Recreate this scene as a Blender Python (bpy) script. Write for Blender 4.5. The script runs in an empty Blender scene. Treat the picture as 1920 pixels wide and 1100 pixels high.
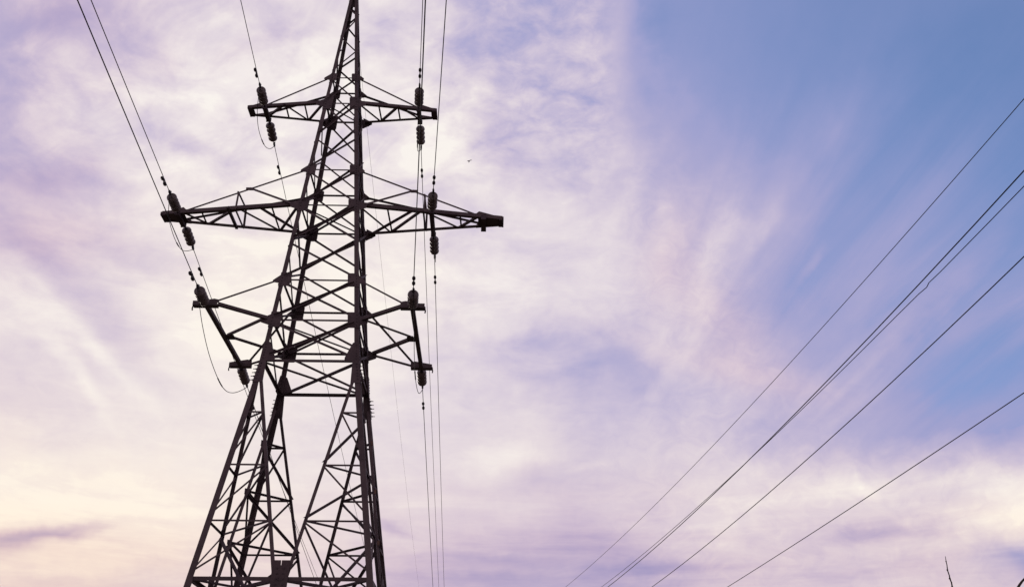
import bpy, math, random
from mathutils import Vector, Matrix

S = bpy.context.scene
COL = S.collection
rnd = random.Random(7)
GZ = 13.41                      # height of the lowest crossarm above the ground

# ------------------------------------------------------------------ camera
CAM = Vector((4.923, -26.141, 1.60))
YAW, PITCH, ROLL = 0.0243, 0.4719, 0.0018
fw = Vector((math.sin(YAW) * math.cos(PITCH), math.cos(YAW) * math.cos(PITCH), math.sin(PITCH)))
rt = Vector((math.cos(YAW), -math.sin(YAW), 0.0))
up = rt.cross(fw)
rt, up = rt * math.cos(ROLL) + up * math.sin(ROLL), up * math.cos(ROLL) - rt * math.sin(ROLL)
cam_data = bpy.data.cameras.new("camera")
cam_data.sensor_width = 36.0
cam_data.lens = 34.46
cam_data.clip_end = 5000.0
cam = bpy.data.objects.new("camera", cam_data)
COL.objects.link(cam)
cam.matrix_world = Matrix((
    (rt.x, up.x, -fw.x, CAM.x), (rt.y, up.y, -fw.y, CAM.y), (rt.z, up.z, -fw.z, CAM.z), (0, 0, 0, 1)))
S.camera = cam

# ------------------------------------------------------------------ sky and light
SUN_AZ, SUN_EL = math.radians(-24.0), math.radians(13.0)      # azimuth from +Y towards +X
S.view_settings.view_transform = 'Standard'
S.view_settings.look = 'None'
S.view_settings.exposure = 0.0
S.view_settings.gamma = 1.0
S.view_settings.use_curve_mapping = False
S.cycles.max_bounces = 4

# cloud cover over the sky: one row per elevation (degrees), columns from azimuth -36 to +36 degrees;
# each cell holds three two-digit numbers: density, sun warmth, mauve shade
CLOUD_EL = [9, 11, 13, 15, 17.5, 20, 23, 26.5, 30, 34, 38, 42, 46]
CLOUD = [
 ["839233 809237 789141 769044 769045 768743 768241 767440 766340 765543 754747 723652 682958 622666 572370 532070 502070 482070 492067 572257 652750 693050 662750 622550 662950 703450 663550 623050 623050 612948 592846"],
 ["979520 959520 939520 929520 909520 909722 899625 889027 867731 836337 805042 754048 703255 642962 592567 562268 532168 522068 522064 602354 682946 713246 672947 622650 673146 743740 713638 512131 542429 613228 684126"],
 ["979120 979220 989320 999420 999420 989520 979620 979320 968522 926827 885532 834637 783943 733450 693056 652661 622464 612263 602256 682844 743336 743436 713139 693040 723635 764427 845521 926720 926620 906320 875920"],
 ["886320 906916 917516 938018 948519 958520 978620 988520 988020 936222 905123 874425 853928 823532 793237 763043 722849 682648 682743 743232 803726 803926 793827 813926 794023 703521 673420 724019 663518 542517 411315"],
 ["794124 814426 824628 834929 835025 824818 854914 885013 894914 874215 843515 822916 802716 782717 782717 812817 833117 712717 642317 692516 722816 672316 551915 491014 441014 371013 311012 301011 311010 301010 291010"],
 ["813316 803417 783418 763520 763218 772915 812911 873510 903710 883510 862910 842310 802110 762010 742010 742010 732010 671910 591010 551010 621010 611010 561010 471010 411010 361010 271010 241010 241010 241010 251010"],
 ["802621 852914 873011 863112 802912 792911 813110 904010 944410 954610 944110 923610 883010 832310 761610 691010 601010 521010 461010 461010 581010 611010 571010 391010 331010 351010 311010 271010 271010 281010 281010"],
 ["571445 561550 611744 662036 692227 762718 833412 924410 954810 964810 954410 944010 923510 903010 881910 851010 821010 781010 741010 681010 621010 521010 421010 331010 281010 281010 301010 281010 261010 251010 241010"],
 ["591024 601027 591131 621232 671328 751620 822214 892910 913710 924010 923810 913510 903110 892710 851710 801010 751010 751010 741010 671010 571010 541010 491010 381010 311010 281010 261010 241010 211010 181010 171010"],
 ["511022 501020 551020 651018 731014 801010 821010 831010 831110 851310 871510 891610 881610 881510 791210 691010 621010 621010 641010 591010 461010 391010 341010 291010 271010 261010 231010 191010 161010 121010 091010"],
 ["581030 581030 561027 591023 681018 761013 791010 821010 851010 851010 861010 861010 841010 831010 731010 631010 551010 521010 511010 481010 331010 291010 271010 241010 211010 191010 161010 131010 101010 071010 031010"],
 ["581030 561030 541030 561028 611024 681016 741010 751010 761010 751010 751010 741010 741010 721010 671010 601010 541010 501010 471010 431010 261010 241010 231010 211010 191010 151010 131010 111010 101010 071010 051010"],
 ["571030 551030 551029 591026 651020 721012 751010 761010 751010 731010 711010 701010 701010 681010 641010 591010 531010 501010 471010 431010 251010 241010 231010 221010 201010 171010 141010 121010 111010 091010 061010"],
]


world = bpy.data.worlds.new("World")
S.world = world
world.use_nodes = True
world.cycles.sampling_method = 'MANUAL'
world.cycles.sample_map_resolution = 256
nt = world.node_tree
nt.nodes.clear()


def node(tree, kind, **kw):
    n = tree.nodes.new(kind)
    for k, v in kw.items():
        setattr(n, k, v)
    return n


def put(tree, sock, v):
    if isinstance(v, bpy.types.NodeSocket):
        tree.links.new(v, sock)
    else:
        sock.default_value = v


def math_(tree, op, a, b=0.0, c=0.0, clamp=False):
    n = node(tree, 'ShaderNodeMath', operation=op, use_clamp=clamp)
    put(tree, n.inputs[0], a)
    put(tree, n.inputs[1], b)
    put(tree, n.inputs[2], c)
    return n.outputs[0]


def maprange(tree, v, a, b, c=0.0, d=1.0, kind='SMOOTHSTEP'):
    n = node(tree, 'ShaderNodeMapRange', interpolation_type=kind)
    for i, x in enumerate((v, a, b, c, d)):
        put(tree, n.inputs[i], x)
    return n.outputs[0]


def mixcol(tree, f, a, b, blend='MIX'):
    n = node(tree, 'ShaderNodeMix', data_type='RGBA', blend_type=blend)
    put(tree, n.inputs[0], f)
    put(tree, n.inputs[6], a)
    put(tree, n.inputs[7], b)
    return n.outputs[2]


def noise(tree, vec, scale, detail=4.0, rough=0.55, dist=0.0):
    n = node(tree, 'ShaderNodeTexNoise', noise_dimensions='3D')
    put(tree, n.inputs['Vector'], vec)
    n.inputs['Scale'].default_value = scale
    n.inputs['Detail'].default_value = detail
    n.inputs['Roughness'].default_value = rough
    n.inputs['Distortion'].default_value = dist
    return n.outputs[0]


def combine(tree, x, y, z=0.0):
    n = node(tree, 'ShaderNodeCombineXYZ')
    for i, v in enumerate((x, y, z)):
        put(tree, n.inputs[i], v)
    return n.outputs[0]


def lin(c):
    return tuple((v / 255 / 12.92) if v / 255 <= 0.04045 else ((v / 255 + 0.055) / 1.055) ** 2.4 for v in c) + (1.0,)


def aim(px, py):
    """azimuth and elevation (degrees) of a cloud seen in the photograph (1920 x 1100)"""
    d = (fw + rt * ((px - 960) / 1837.9) - up * ((py - 550) / 1837.9)).normalized()
    return math.degrees(math.atan2(d.x, d.y)), math.degrees(math.asin(d.z))


# single wisps, bars and gaps of cloud: from, to, half width (photograph pixels), change of density, change of mauve
WISPS = [
    ((-40, 1030), (60, 1004), 15, -.30, .15), ((60, 1003), (195, 986), 10, -.30, .12),
    ((1372, 370), (1285, 610), 30, .15, 0), ((1775, 540), (1585, 730), 25, .11, .05), ((1210, 645), (1560, 745), 26, .10, .3), ((1430, 690), (1290, 540), 60, .02, .45), ((1280, 420), (1240, 520), 50, .0, .3), ((1262, 300), (1235, 620), 26, .08, .05),
    ((1190, 340), (1120, 520), 26, .06, 0), ((1460, 380), (1400, 470), 14, .07, 0), ((1535, 470), (1505, 520), 9, .06, 0), ((1275, 350), (1245, 400), 20, .06, 0),
    ((1030, 655), (1240, 705), 28, -.06, 0), ((900, 655), (1060, 640), 14, -.08, 0),
    ((50, 520), (270, 745), 15, .13, 0), ((105, 640), (200, 785), 11, .13, 0), ((130, 530), (240, 650), 34, -.05, 0),
    ((170, 560), (330, 740), 26, -.05, 0), ((330, 590), (480, 660), 60, .05, 0),
    ((1370, 888), (1440, 872), 20, .12, 0), ((1540, 910), (1640, 905), 22, .12, -.1), ((1600, 880), (1625, 925), 12, .08, 0),
    ((1850, 890), (1925, 940), 36, .16, -.1), ((1730, 905), (1800, 893), 12, .12, 0), ((1770, 985), (1920, 985), 24, .08, -.1),
    ((1560, 1004), (1740, 998), 13, -.20, .25), ((1050, 1000), (1240, 1003), 34, -.05, .2), ((715, 990), (770, 1000), 9, -.16, .2),
    ((1120, 1060), (1310, 1070), 11, -.14, .2), ((850, 1040), (1000, 1043), 10, -.09, .1), ((1880, 1030), (1960, 1050), 22, -.18, 0),
    ((760, 1075), (1010, 1085), 14, -.09, .1), ((900, 870), (960, 860), 26, .10, -.1), ((960, 905), (1080, 880), 22, -.12, 0),
    ((1060, 880), (1130, 870), 9, .12, 0), ((20, 150), (-20, 230), 40, -.12, .1), ((140, 20), (200, 70), 40, -.10, .1),
    ((10, 440), (90, 475), 26, -.05, .2), ((90, 330), (170, 310), 22, -.06, .1), ((230, 60), (300, 120), 34, -.05, 0),
    ((330, 150), (420, 120), 36, .05, 0), ((500, 50), (545, 70), 18, -.12, 0), ((560, 90), (620, 130), 24, .06, 0),
    ((150, 225), (180, 235), 26, .10, 0), ((60, 40), (150, 20), 30, -.06, .3), ((60, 420), (200, 450), 40, -.05, .3), ((20, 330), (110, 340), 30, -.06, .25), ((380, 30), (470, 60), 30, .07, 0), ((80, 90), (160, 110), 26, .08, 0), ((410, 120), (520, 60), 20, -.05, .1), ((470, 330), (560, 310), 20, .05, 0), ((300, 250), (370, 275), 16, -.06, 0), ((200, 300), (280, 340), 20, .05, 0), ((290, 110), (320, 130), 22, -.12, 0), ((430, 215), (470, 235), 24, -.07, 0),
    ((550, 275), (580, 300), 18, -.10, 0), ((380, 170), (450, 205), 18, .08, 0), ((930, 240), (960, 300), 36, -.10, .1),
]


def build_sky():
    T = nt
    tc = node(T, 'ShaderNodeTexCoord')
    sep = node(T, 'ShaderNodeSeparateXYZ')
    T.links.new(tc.outputs['Generated'], sep.inputs[0])
    dx, dy, dz = sep.outputs
    az = math_(T, 'MULTIPLY', math_(T, 'ARCTAN2', dx, dy), 57.29578)
    el = math_(T, 'MULTIPLY', math_(T, 'ARCSINE', dz), 57.29578)
    # the flat cloud layer overhead: where the line of sight meets it
    zz = math_(T, 'MAXIMUM', dz, 0.05)
    px = math_(T, 'DIVIDE', dx, zz)
    py = math_(T, 'DIVIDE', dy, zz)
    angv = combine(T, math_(T, 'MULTIPLY', az, 0.1), math_(T, 'MULTIPLY', el, 0.1))
    # ragged edges
    w1 = noise(T, angv, 2.2, 4, .6)
    w2 = noise(T, combine(T, math_(T, 'MULTIPLY_ADD', az, 0.1, 7.3), math_(T, 'MULTIPLY', el, 0.1), 4.1), 2.2, 4, .6)
    azw = math_(T, 'ADD', az, math_(T, 'MULTIPLY', math_(T, 'SUBTRACT', w1, .5), 5.0))
    elw = math_(T, 'ADD', el, math_(T, 'MULTIPLY', math_(T, 'SUBTRACT', w2, .5), 3.5))
    pos = math_(T, 'MULTIPLY_ADD', azw, 1 / 72.0, 0.5, clamp=True)
    acc = None
    prev = None
    for i, row in enumerate(CLOUD):
        cells = row[0].split()
        r = node(T, 'ShaderNodeValToRGB')
        cr = r.color_ramp
        cr.interpolation = 'B_SPLINE'
        n = len(cells)
        while len(cr.elements) < n:
            cr.elements.new(0.5)
        for k, c in enumerate(cells):
            e = cr.elements[k]
            e.position = k / (n - 1)
        for k, c in enumerate(cells):
            cr.elements[k].color = (int(c[0:2]) / 100, int(c[2:4]) / 100, int(c[4:6]) / 100, 1)
        T.links.new(pos, r.inputs[0])
        if acc is None:
            acc = r.outputs[0]
        else:
            f = maprange(T, elw, CLOUD_EL[i - 1], CLOUD_EL[i], kind='LINEAR')
            acc = mixcol(T, f, acc, r.outputs[0])
    behind = maprange(T, dy, 0.75, 0.35)
    acc = mixcol(T, behind, acc, (0.62, 0.15, 0.2, 1))
    sc = node(T, 'ShaderNodeSeparateColor')
    T.links.new(acc, sc.inputs[0])
    D, warm, mauve = sc.outputs[0], sc.outputs[1], sc.outputs[2]

    planev = combine(T, px, py, 0.0)
    puff = noise(T, planev, 5.0, 6, .58, .4)                       # big soft rolls
    azs = math_(T, 'MULTIPLY_ADD', math_(T, 'SUBTRACT', w1, .5), 2.4, az)
    els = math_(T, 'MULTIPLY_ADD', math_(T, 'SUBTRACT', w2, .5), 1.8, el)
    dD, dM = 0.0, 0.0
    for a_, b_, wd, amp, mam in WISPS:
        (a0, e0), (a1, e1) = aim(*a_), aim(*b_)
        ca = math.cos(math.radians((e0 + e1) / 2))
        vx, vy = (a1 - a0) * ca / 2, (e1 - e0) / 2
        ln = max(math.hypot(vx, vy), 1e-3)
        ux, uy = vx / ln, vy / ln
        wdeg = wd / 32.1
        ln += wdeg
        x_ = math_(T, 'MULTIPLY_ADD', azs, ca, -(a0 + a1) / 2 * ca)
        y_ = math_(T, 'SUBTRACT', els, (e0 + e1) / 2)
        s_ = math_(T, 'MULTIPLY_ADD', x_, ux / ln, math_(T, 'MULTIPLY', y_, uy / ln))
        t_ = math_(T, 'MULTIPLY_ADD', x_, -uy / wdeg, math_(T, 'MULTIPLY', y_, ux / wdeg))
        q_ = math_(T, 'MULTIPLY_ADD', s_, s_, math_(T, 'MULTIPLY', t_, t_))
        g_ = math_(T, 'POWER', 2.718, math_(T, 'MULTIPLY', q_, -.9))
        dD = math_(T, 'MULTIPLY_ADD', g_, amp, dD)
        if mam:
            dM = math_(T, 'MULTIPLY_ADD', g_, mam, dM)
    D = math_(T, 'ADD', D, dD)
    mauve = math_(T, 'ADD', mauve, dM)
    # the straight edge of the high cloud sheet
    def rr(px_, py_):
        return fw + rt * ((px_ - 960) / 1837.9) - up * ((py_ - 550) / 1837.9)
    en = rr(1181, 0).cross(rr(1184, 340)).normalized()
    if en.dot(rr(1300, 100)) < 0:
        en = -en
    dp = node(T, 'ShaderNodeVectorMath', operation='DOT_PRODUCT')
    T.links.new(tc.outputs['Generated'], dp.inputs[0])
    dp.inputs[1].default_value = en
    se = math_(T, 'MULTIPLY_ADD', dp.outputs['Value'], 57.3, math_(T, 'MULTIPLY', math_(T, 'SUBTRACT', puff, .5), 3.2))
    gate = math_(T, 'MULTIPLY', maprange(T, el, 32, 38.5), maprange(T, el, 50, 46))
    lf = math_(T, 'MULTIPLY', maprange(T, se, -3.5, -.3), maprange(T, se, .7, -.6))
    rf = math_(T, 'MULTIPLY', maprange(T, se, 3.0, .3), maprange(T, se, -.6, .7))
    D = math_(T, 'MULTIPLY_ADD', math_(T, 'SUBTRACT', lf, rf), math_(T, 'MULTIPLY', gate, .045), D, clamp=True)

    # --- texture of the cloud
    small = noise(T, planev, 17.0, 5, .6, .3)                      # altocumulus ripples
    streakv = combine(T, math_(T, 'MULTIPLY', px, 3.4), math_(T, 'MULTIPLY_ADD', py, 0.55, math_(T, 'MULTIPLY', px, .35)), 2.0)
    streak = noise(T, streakv, 1.9, 7, .56, .5)                    # cirrus fibres along the wind
    bandv = combine(T, math_(T, 'MULTIPLY', az, .06), math_(T, 'MULTIPLY', el, .42), 9.0)
    band = noise(T, bandv, 1.5, 6, .6, .5)                         # low level bars near the horizon
    high = maprange(T, el, 13, 22)
    low14 = maprange(T, el, 18.5, 12.0)
    right = maprange(T, az, 2, 16)
    topm = maprange(T, el, 30, 38)
    amp_puff = math_(T, 'MULTIPLY', math_(T, 'SUBTRACT', 1.0, right), math_(T, 'MULTIPLY_ADD', maprange(T, el, 14, 33), .85, .15))
    rip = math_(T, 'MULTIPLY', topm, math_(T, 'MULTIPLY', maprange(T, az, -12, 0), maprange(T, az, 9.5, 7.5)))
    amp_str = math_(T, 'MULTIPLY', high, math_(T, 'MULTIPLY_ADD', right, .8, .2))
    low = math_(T, 'SUBTRACT', 1.0, high)
    t = math_(T, 'MULTIPLY', math_(T, 'SUBTRACT', puff, .5), math_(T, 'MULTIPLY', amp_puff, .85))
    t = math_(T, 'MULTIPLY_ADD', math_(T, 'SUBTRACT', small, .5), math_(T, 'MULTIPLY', rip, .68), t)
    mott = noise(T, combine(T, math_(T, 'ADD', px, py), math_(T, 'MULTIPLY', math_(T, 'SUBTRACT', py, px), .55), 5.0), 9.0, 5, .58, .5)
    leftup = math_(T, 'MULTIPLY', maprange(T, el, 25, 36), maprange(T, az, 2, -6))
    t = math_(T, 'MULTIPLY_ADD', math_(T, 'SUBTRACT', mott, .5), math_(T, 'MULTIPLY', leftup, .72), t)
    t = math_(T, 'MULTIPLY_ADD', math_(T, 'SUBTRACT', streak, .5), math_(T, 'MULTIPLY', math_(T, 'MULTIPLY', amp_str, maprange(T, el, 42, 30, .25, 1.0)), .42), t)
    t = math_(T, 'MULTIPLY_ADD', math_(T, 'SUBTRACT', band, .5), math_(T, 'MULTIPLY', low14, .42), t)
    fray = noise(T, combine(T, math_(T, 'MULTIPLY', az, .55), math_(T, 'MULTIPLY', el, .75), 3.0), 1.25, 8, .62, 1.1)
    fine = math_(T, 'MULTIPLY', maprange(T, D, .3, .7), math_(T, 'MULTIPLY_ADD', maprange(T, az, 4, 12), .10, .07))
    t = math_(T, 'MULTIPLY_ADD', math_(T, 'SUBTRACT', fray, .5), math_(T, 'MULTIPLY', fine, 1.6), t)
    # clear sky takes little texture
    t = math_(T, 'MULTIPLY', t, maprange(T, D, .05, .5, .45, 1.0))
    den = math_(T, 'ADD', D, t, clamp=True)
    # the cloud sheet on the left never opens right up
    den = math_(T, 'SMOOTH_MAX', den, math_(T, 'MULTIPLY', maprange(T, az, 8, -6), math_(T, 'MULTIPLY', maprange(T, el, 14, 20), .42)), .35)
    mv2 = math_(T, 'SUBTRACT', mauve, math_(T, 'MULTIPLY', math_(T, 'SUBTRACT', band, .5), math_(T, 'MULTIPLY', low14, .9)), clamp=True)

    # --- clear air behind the cloud
    sky = node(T, 'ShaderNodeTexSky', sky_type='NISHITA', sun_disc=False)
    sky.sun_elevation = SUN_EL
    sky.sun_rotation = SUN_AZ
    sky.air_density = 1.0
    sky.dust_density = 0.3
    sky.ozone_density = 3.0
    clear = mixcol(T, 1.0, sky.outputs[0], (SKYGAIN[0], SKYGAIN[1], SKYGAIN[2], 1), 'MULTIPLY')
    mv2 = math_(T, 'MULTIPLY_ADD', maprange(T, az, -8, -22), math_(T, 'MULTIPLY', maprange(T, D, .9, .6), .22), mv2, clamp=True)
    # --- sunlit cloud: thin parts bluish lilac, thick parts cream
    ramp = node(T, 'ShaderNodeValToRGB')
    cr = ramp.color_ramp
    cr.interpolation = 'B_SPLINE'
    stops = [(0.0, (112, 142, 200)), (.2, (138, 153, 206)), (.4, (172, 169, 210)), (.6, (208, 197, 219)),
             (.8, (231, 222, 228)), (.95, (246, 240, 238)), (1.0, (250, 246, 241))]
    while len(cr.elements) < len(stops):
        cr.elements.new(.5)
    for k, (p, c) in enumerate(stops):
        cr.elements[k].position = p
    for k, (p, c) in enumerate(stops):
        cr.elements[k].color = lin(c)
    T.links.new(den, ramp.inputs[0])
    cloud = ramp.outputs[0]
    cloud = mixcol(T, math_(T, 'MULTIPLY', mv2, .8), cloud, mixcol(T, 1.0, cloud, (.93, .79, .84, 1), 'MULTIPLY'))
    cloud = mixcol(T, math_(T, 'MULTIPLY', warm, 1.0), cloud, mixcol(T, 1.0, cloud, (1.07, 1.015, 0.90, 1), 'MULTIPLY'))
    cloud = mixcol(T, math_(T, 'MULTIPLY', warm, maprange(T, el, 14.5, 10.8)), cloud, mixcol(T, 1.0, cloud, (1.03, .975, .915, 1), 'MULTIPLY'))
    cloud = mixcol(T, 1.0, cloud, (10, 10, 10, 1), 'MULTIPLY')      # the Background strength below is 0.1
    cover = maprange(T, den, 0.0, 0.32, kind='LINEAR')
    col = mixcol(T, cover, clear, cloud)
    bg = node(T, 'ShaderNodeBackground')
    T.links.new(col, bg.inputs[0])
    bg.inputs[1].default_value = 0.10
    out = node(T, 'ShaderNodeOutputWorld')
    T.links.new(bg.outputs[0], out.inputs[0])


SKYGAIN = (1.22, 1.44, 1.66)
build_sky()

sun_data = bpy.data.lights.new("sun", 'SUN')
sun_data.energy = 1.0
sun_data.angle = math.radians(12.0)
sun_data.color = (1.0, 0.90, 0.78)
sun = bpy.data.objects.new("sun", sun_data)
COL.objects.link(sun)
sun_dir = Vector((math.sin(SUN_AZ) * math.cos(SUN_EL), math.cos(SUN_AZ) * math.cos(SUN_EL), math.sin(SUN_EL)))
sun.rotation_euler = sun_dir.to_track_quat('Z', 'Y').to_euler()
sun.location = (0, 0, 60)

# ------------------------------------------------------------------ materials
def material(name, base, rough, metal=0.0, var=0.35, scale=9.0, tint=None, spec=0.4, bump=0.0):
    m = bpy.data.materials.new(name)
    m.use_nodes = True
    T = m.node_tree
    b = T.nodes['Principled BSDF']
    tc = node(T, 'ShaderNodeTexCoord')
    geo = tc.outputs['Object']
    n1 = noise(T, geo, scale, 6, .65)
    n2 = noise(T, geo, scale * 7.0, 4, .6)
    c2 = tint or tuple(x * (1 - var) for x in base)
    f = maprange(T, n1, .36, .66)
    col = mixcol(T, f, base + (1,), c2 + (1,))
    col = mixcol(T, math_(T, 'MULTIPLY', maprange(T, n2, .45, .75), .5), col, tuple(x * (1 - var) for x in base) + (1,))
    T.links.new(col, b.inputs['Base Color'])
    b.inputs['Metallic'].default_value = metal
    b.inputs['Specular IOR Level'].default_value = spec
    T.links.new(maprange(T, n1, .3, .7, max(rough - .12, .05), min(rough + .12, 1), kind='LINEAR'), b.inputs['Roughness'])
    if bump:
        bp = node(T, 'ShaderNodeBump')
        bp.inputs['Strength'].default_value = bump
        bp.inputs['Distance'].default_value = 0.004
        T.links.new(n2, bp.inputs['Height'])
        T.links.new(bp.outputs[0], b.inputs['Normal'])
    return m


STEEL = material('weathered_steel', (.082, .054, .053), .72, 0.0, .32, 2.2, (.056, .038, .039), .22, .25)
STEEL_RUST = material('rusty_steel', (.15, .085, .060), .8, 0.0, .3, 5.0, (.10, .060, .050), .2, .25)
STEEL_DARK = material('dark_steel', (.060, .038, .043), .7, 0.0, .3, 4.0, None, .22, .2)
FITTING = material('fitting_iron', (.024, .015, .019), .65, 0.0, .3, 12.0, None, .3)
PORCELAIN = material('insulator_glaze', (.085, .060, .056), .36, 0.0, .3, 14.0, (.12, .085, .075), .5)
WIRE = material('aluminium_wire', (.020, .017, .022), .7, 0.0, .2, 4.0, None, .2)
BARK = material('bark', (.050, .036, .028), .85, 0.0, .4, 30.0, None, .2, .3)
FEATHER = material('feathers', (.20, .18, .19), .8, 0.0, .3, 20.0)
CONCRETE = material('concrete', (.30, .29, .27), .9, 0.0, .25, 4.0, None, .2, .3)
GRASS = material('meadow', (.090, .080, .056), .95, 0.0, .4, .35, (.12, .095, .070), .1)


# ------------------------------------------------------------------ mesh helpers
class MB:
    """collects solids and links them as one mesh object"""

    def __init__(self):
        self.v, self.f, self.sm = [], [], []
        self.dark_from = None              # faces from here on are bolts, their shade painted in as darker steel

    def prism(self, prof, p, q, e1, e2, smooth=False, prof2=None):
        p, q = Vector(p), Vector(q)
        n = len(prof)
        b = len(self.v)
        for a, c in prof:
            self.v.append(p + e1 * a + e2 * c)
        for a, c in (prof2 or prof):
            self.v.append(q + e1 * a + e2 * c)
        ax = (q - p)
        flip = e1.cross(e2).dot(ax) < 0
        area = sum(prof[i][0] * prof[(i + 1) % n][1] - prof[(i + 1) % n][0] * prof[i][1] for i in range(n))
        if area < 0:
            flip = not flip
        fs = [[b + i, b + (i + 1) % n, b + n + (i + 1) % n, b + n + i] for i in range(n)]
        fs.append([b + i for i in reversed(range(n))])
        fs.append([b + n + i for i in range(n)])
        for k, f in enumerate(fs):
            self.f.append(list(reversed(f)) if flip else f)
            self.sm.append(smooth and k < n)

    def angle(self, p, q, a, t, e1, e2, a2=None):
        """steel angle section: the corner runs from p to q, flanges along e1 and e2"""
        p, q = Vector(p), Vector(q)
        ax = (q - p).normalized()
        e1 = (e1 - ax * e1.dot(ax)).normalized()
        e2 = (e2 - ax * e2.dot(ax) - e1 * e2.dot(e1)).normalized()
        c = a2 or a
        self.prism([(0, 0), (a, 0), (a, t), (t, t), (t, c), (0, c)], p, q, e1, e2)

    def brace(self, p, q, a, nrm, off, side=1, t=.007, a2=None):
        """angle brace lying in a lattice face with outward normal nrm, shifted off along it; the second leg stands to side"""
        p, q, nrm = Vector(p), Vector(q), Vector(nrm)
        ax = (q - p).normalized()
        n = (nrm - ax * nrm.dot(ax)).normalized()
        e1 = ax.cross(n)
        if e1.z > 0 or (abs(e1.z) < 1e-6 and e1.x < 0):
            e1 = -e1
        o = n * off - e1 * (a / 2)
        self.angle(p + o, q + o, a, t, e1, n * side, a2)

    def box(self, c, ex, ey, ez):
        """box centred at c with half-extent vectors"""
        c, ex, ey, ez = (Vector(k) for k in (c, ex, ey, ez))
        x, y = ex.length, ey.length
        self.prism([(-x, -y), (x, -y), (x, y), (-x, y)], c - ez, c + ez, ex.normalized(), ey.normalized())

    def plate(self, pts, nrm, t, off=0.0):
        """flat plate from a planar outline, thickness t centred on the outline plus off along nrm"""
        nrm = Vector(nrm).normalized()
        pts = [Vector(k) for k in pts]
        b, n = len(self.v), len(pts)
        for s in (-.5, .5):
            for k in pts:
                self.v.append(k + nrm * (off + s * t))
        N = Vector((0, 0, 0))
        for i in range(n):
            N += (pts[i] - pts[0]).cross(pts[(i + 1) % n] - pts[0])
        rev = N.dot(nrm) < 0
        fs = [[b + i for i in reversed(range(n))], [b + n + i for i in range(n)]]
        fs += [[b + i, b + (i + 1) % n, b + n + (i + 1) % n, b + n + i] for i in range(n)]
        for f in fs:
            self.f.append(list(reversed(f)) if rev else f)
            self.sm.append(False)

    def rod(self, p, q, r, r2=None, n=8, smooth=True):
        p, q = Vector(p), Vector(q)
        ax = (q - p).normalized()
        e1 = ax.orthogonal().normalized()
        e2 = ax.cross(e1)
        pr = [(math.cos(2 * math.pi * k / n), math.sin(2 * math.pi * k / n)) for k in range(n)]
        r2 = r if r2 is None else r2
        self.prism([(a * r, c * r) for a, c in pr], p, q, e1, e2, smooth, [(a * r2, c * r2) for a, c in pr])

    def tube(self, pts, r, n=6):
        """round wire along a polyline; r is one radius or one per point"""
        pts = [Vector(k) for k in pts]
        rs = r if isinstance(r, (list, tuple)) else [r] * len(pts)
        b = len(self.v)
        e1 = (pts[1] - pts[0]).normalized().orthogonal().normalized()
        for i, p in enumerate(pts):
            ax = (pts[min(i + 1, len(pts) - 1)] - pts[max(i - 1, 0)]).normalized()
            e1 = (e1 - ax * e1.dot(ax)).normalized()
            e2 = ax.cross(e1)
            for k in range(n):
                w = 2 * math.pi * k / n
                self.v.append(p + (e1 * math.cos(w) + e2 * math.sin(w)) * rs[i])
        for i in range(len(pts) - 1):
            for k in range(n):
                j = (k + 1) % n
                self.f.append([b + i * n + k, b + i * n + j, b + (i + 1) * n + j, b + (i + 1) * n + k])
                self.sm.append(True)
        self.f.append([b + k for k in reversed(range(n))])
        self.sm.append(False)
        self.f.append([b + (len(pts) - 1) * n + k for k in range(n)])
        self.sm.append(False)

    def lathe(self, prof, p, ax, n=24):
        """profile of (distance along ax, radius)"""
        p, ax = Vector(p), Vector(ax).normalized()
        e1 = ax.orthogonal().normalized()
        e2 = ax.cross(e1)
        b = len(self.v)
        for s, r in prof:
            for k in range(n):
                w = 2 * math.pi * k / n
                self.v.append(p + ax * s + (e1 * math.cos(w) + e2 * math.sin(w)) * r)
        for i in range(len(prof) - 1):
            for k in range(n):
                j = (k + 1) % n
                self.f.append([b + i * n + k, b + i * n + j, b + (i + 1) * n + j, b + (i + 1) * n + k])
                self.sm.append(True)
        self.f.append([b + k for k in reversed(range(n))])
        self.sm.append(False)
        self.f.append([b + (len(prof) - 1) * n + k for k in range(n)])
        self.sm.append(False)

    def build(self, name, mat, parent=None, origin=None):
        o0 = Vector(origin) if origin is not None else Vector((0, 0, 0))
        me = bpy.data.meshes.new(name)
        me.from_pydata([tuple(k - o0) for k in self.v], [], self.f)
        me.polygons.foreach_set('use_smooth', self.sm)
        me.materials.append(mat)
        if self.dark_from is not None:
            me.materials.append(STEEL_DARK)
            me.polygons.foreach_set('material_index', [0] * self.dark_from + [1] * (len(self.f) - self.dark_from))
        me.update()
        o = bpy.data.objects.new(name, me)
        COL.objects.link(o)
        o.location = o0
        if parent is not None:
            o.parent = parent
            # parents sit unrotated, so only the offset has to be taken off
            o.location = o0 - world_loc(parent)
        return o


def world_loc(o):
    v = Vector(o.location)
    while o.parent is not None:
        o = o.parent
        v += Vector(o.location)
    return v


def tag(o, label=None, cat=None, group=None, kind=None):
    for k, v in (('label', label), ('category', cat), ('group', group), ('kind', kind)):
        if v:
            o[k] = v
    return o


def empty(name, loc, label, cat, group=None):
    o = bpy.data.objects.new(name, None)
    o.empty_display_size = 0.2
    COL.objects.link(o)
    o.location = loc
    return tag(o, label, cat, group)


X, Y, Z = Vector((1, 0, 0)), Vector((0, 1, 0)), Vector((0, 0, 1))

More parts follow.
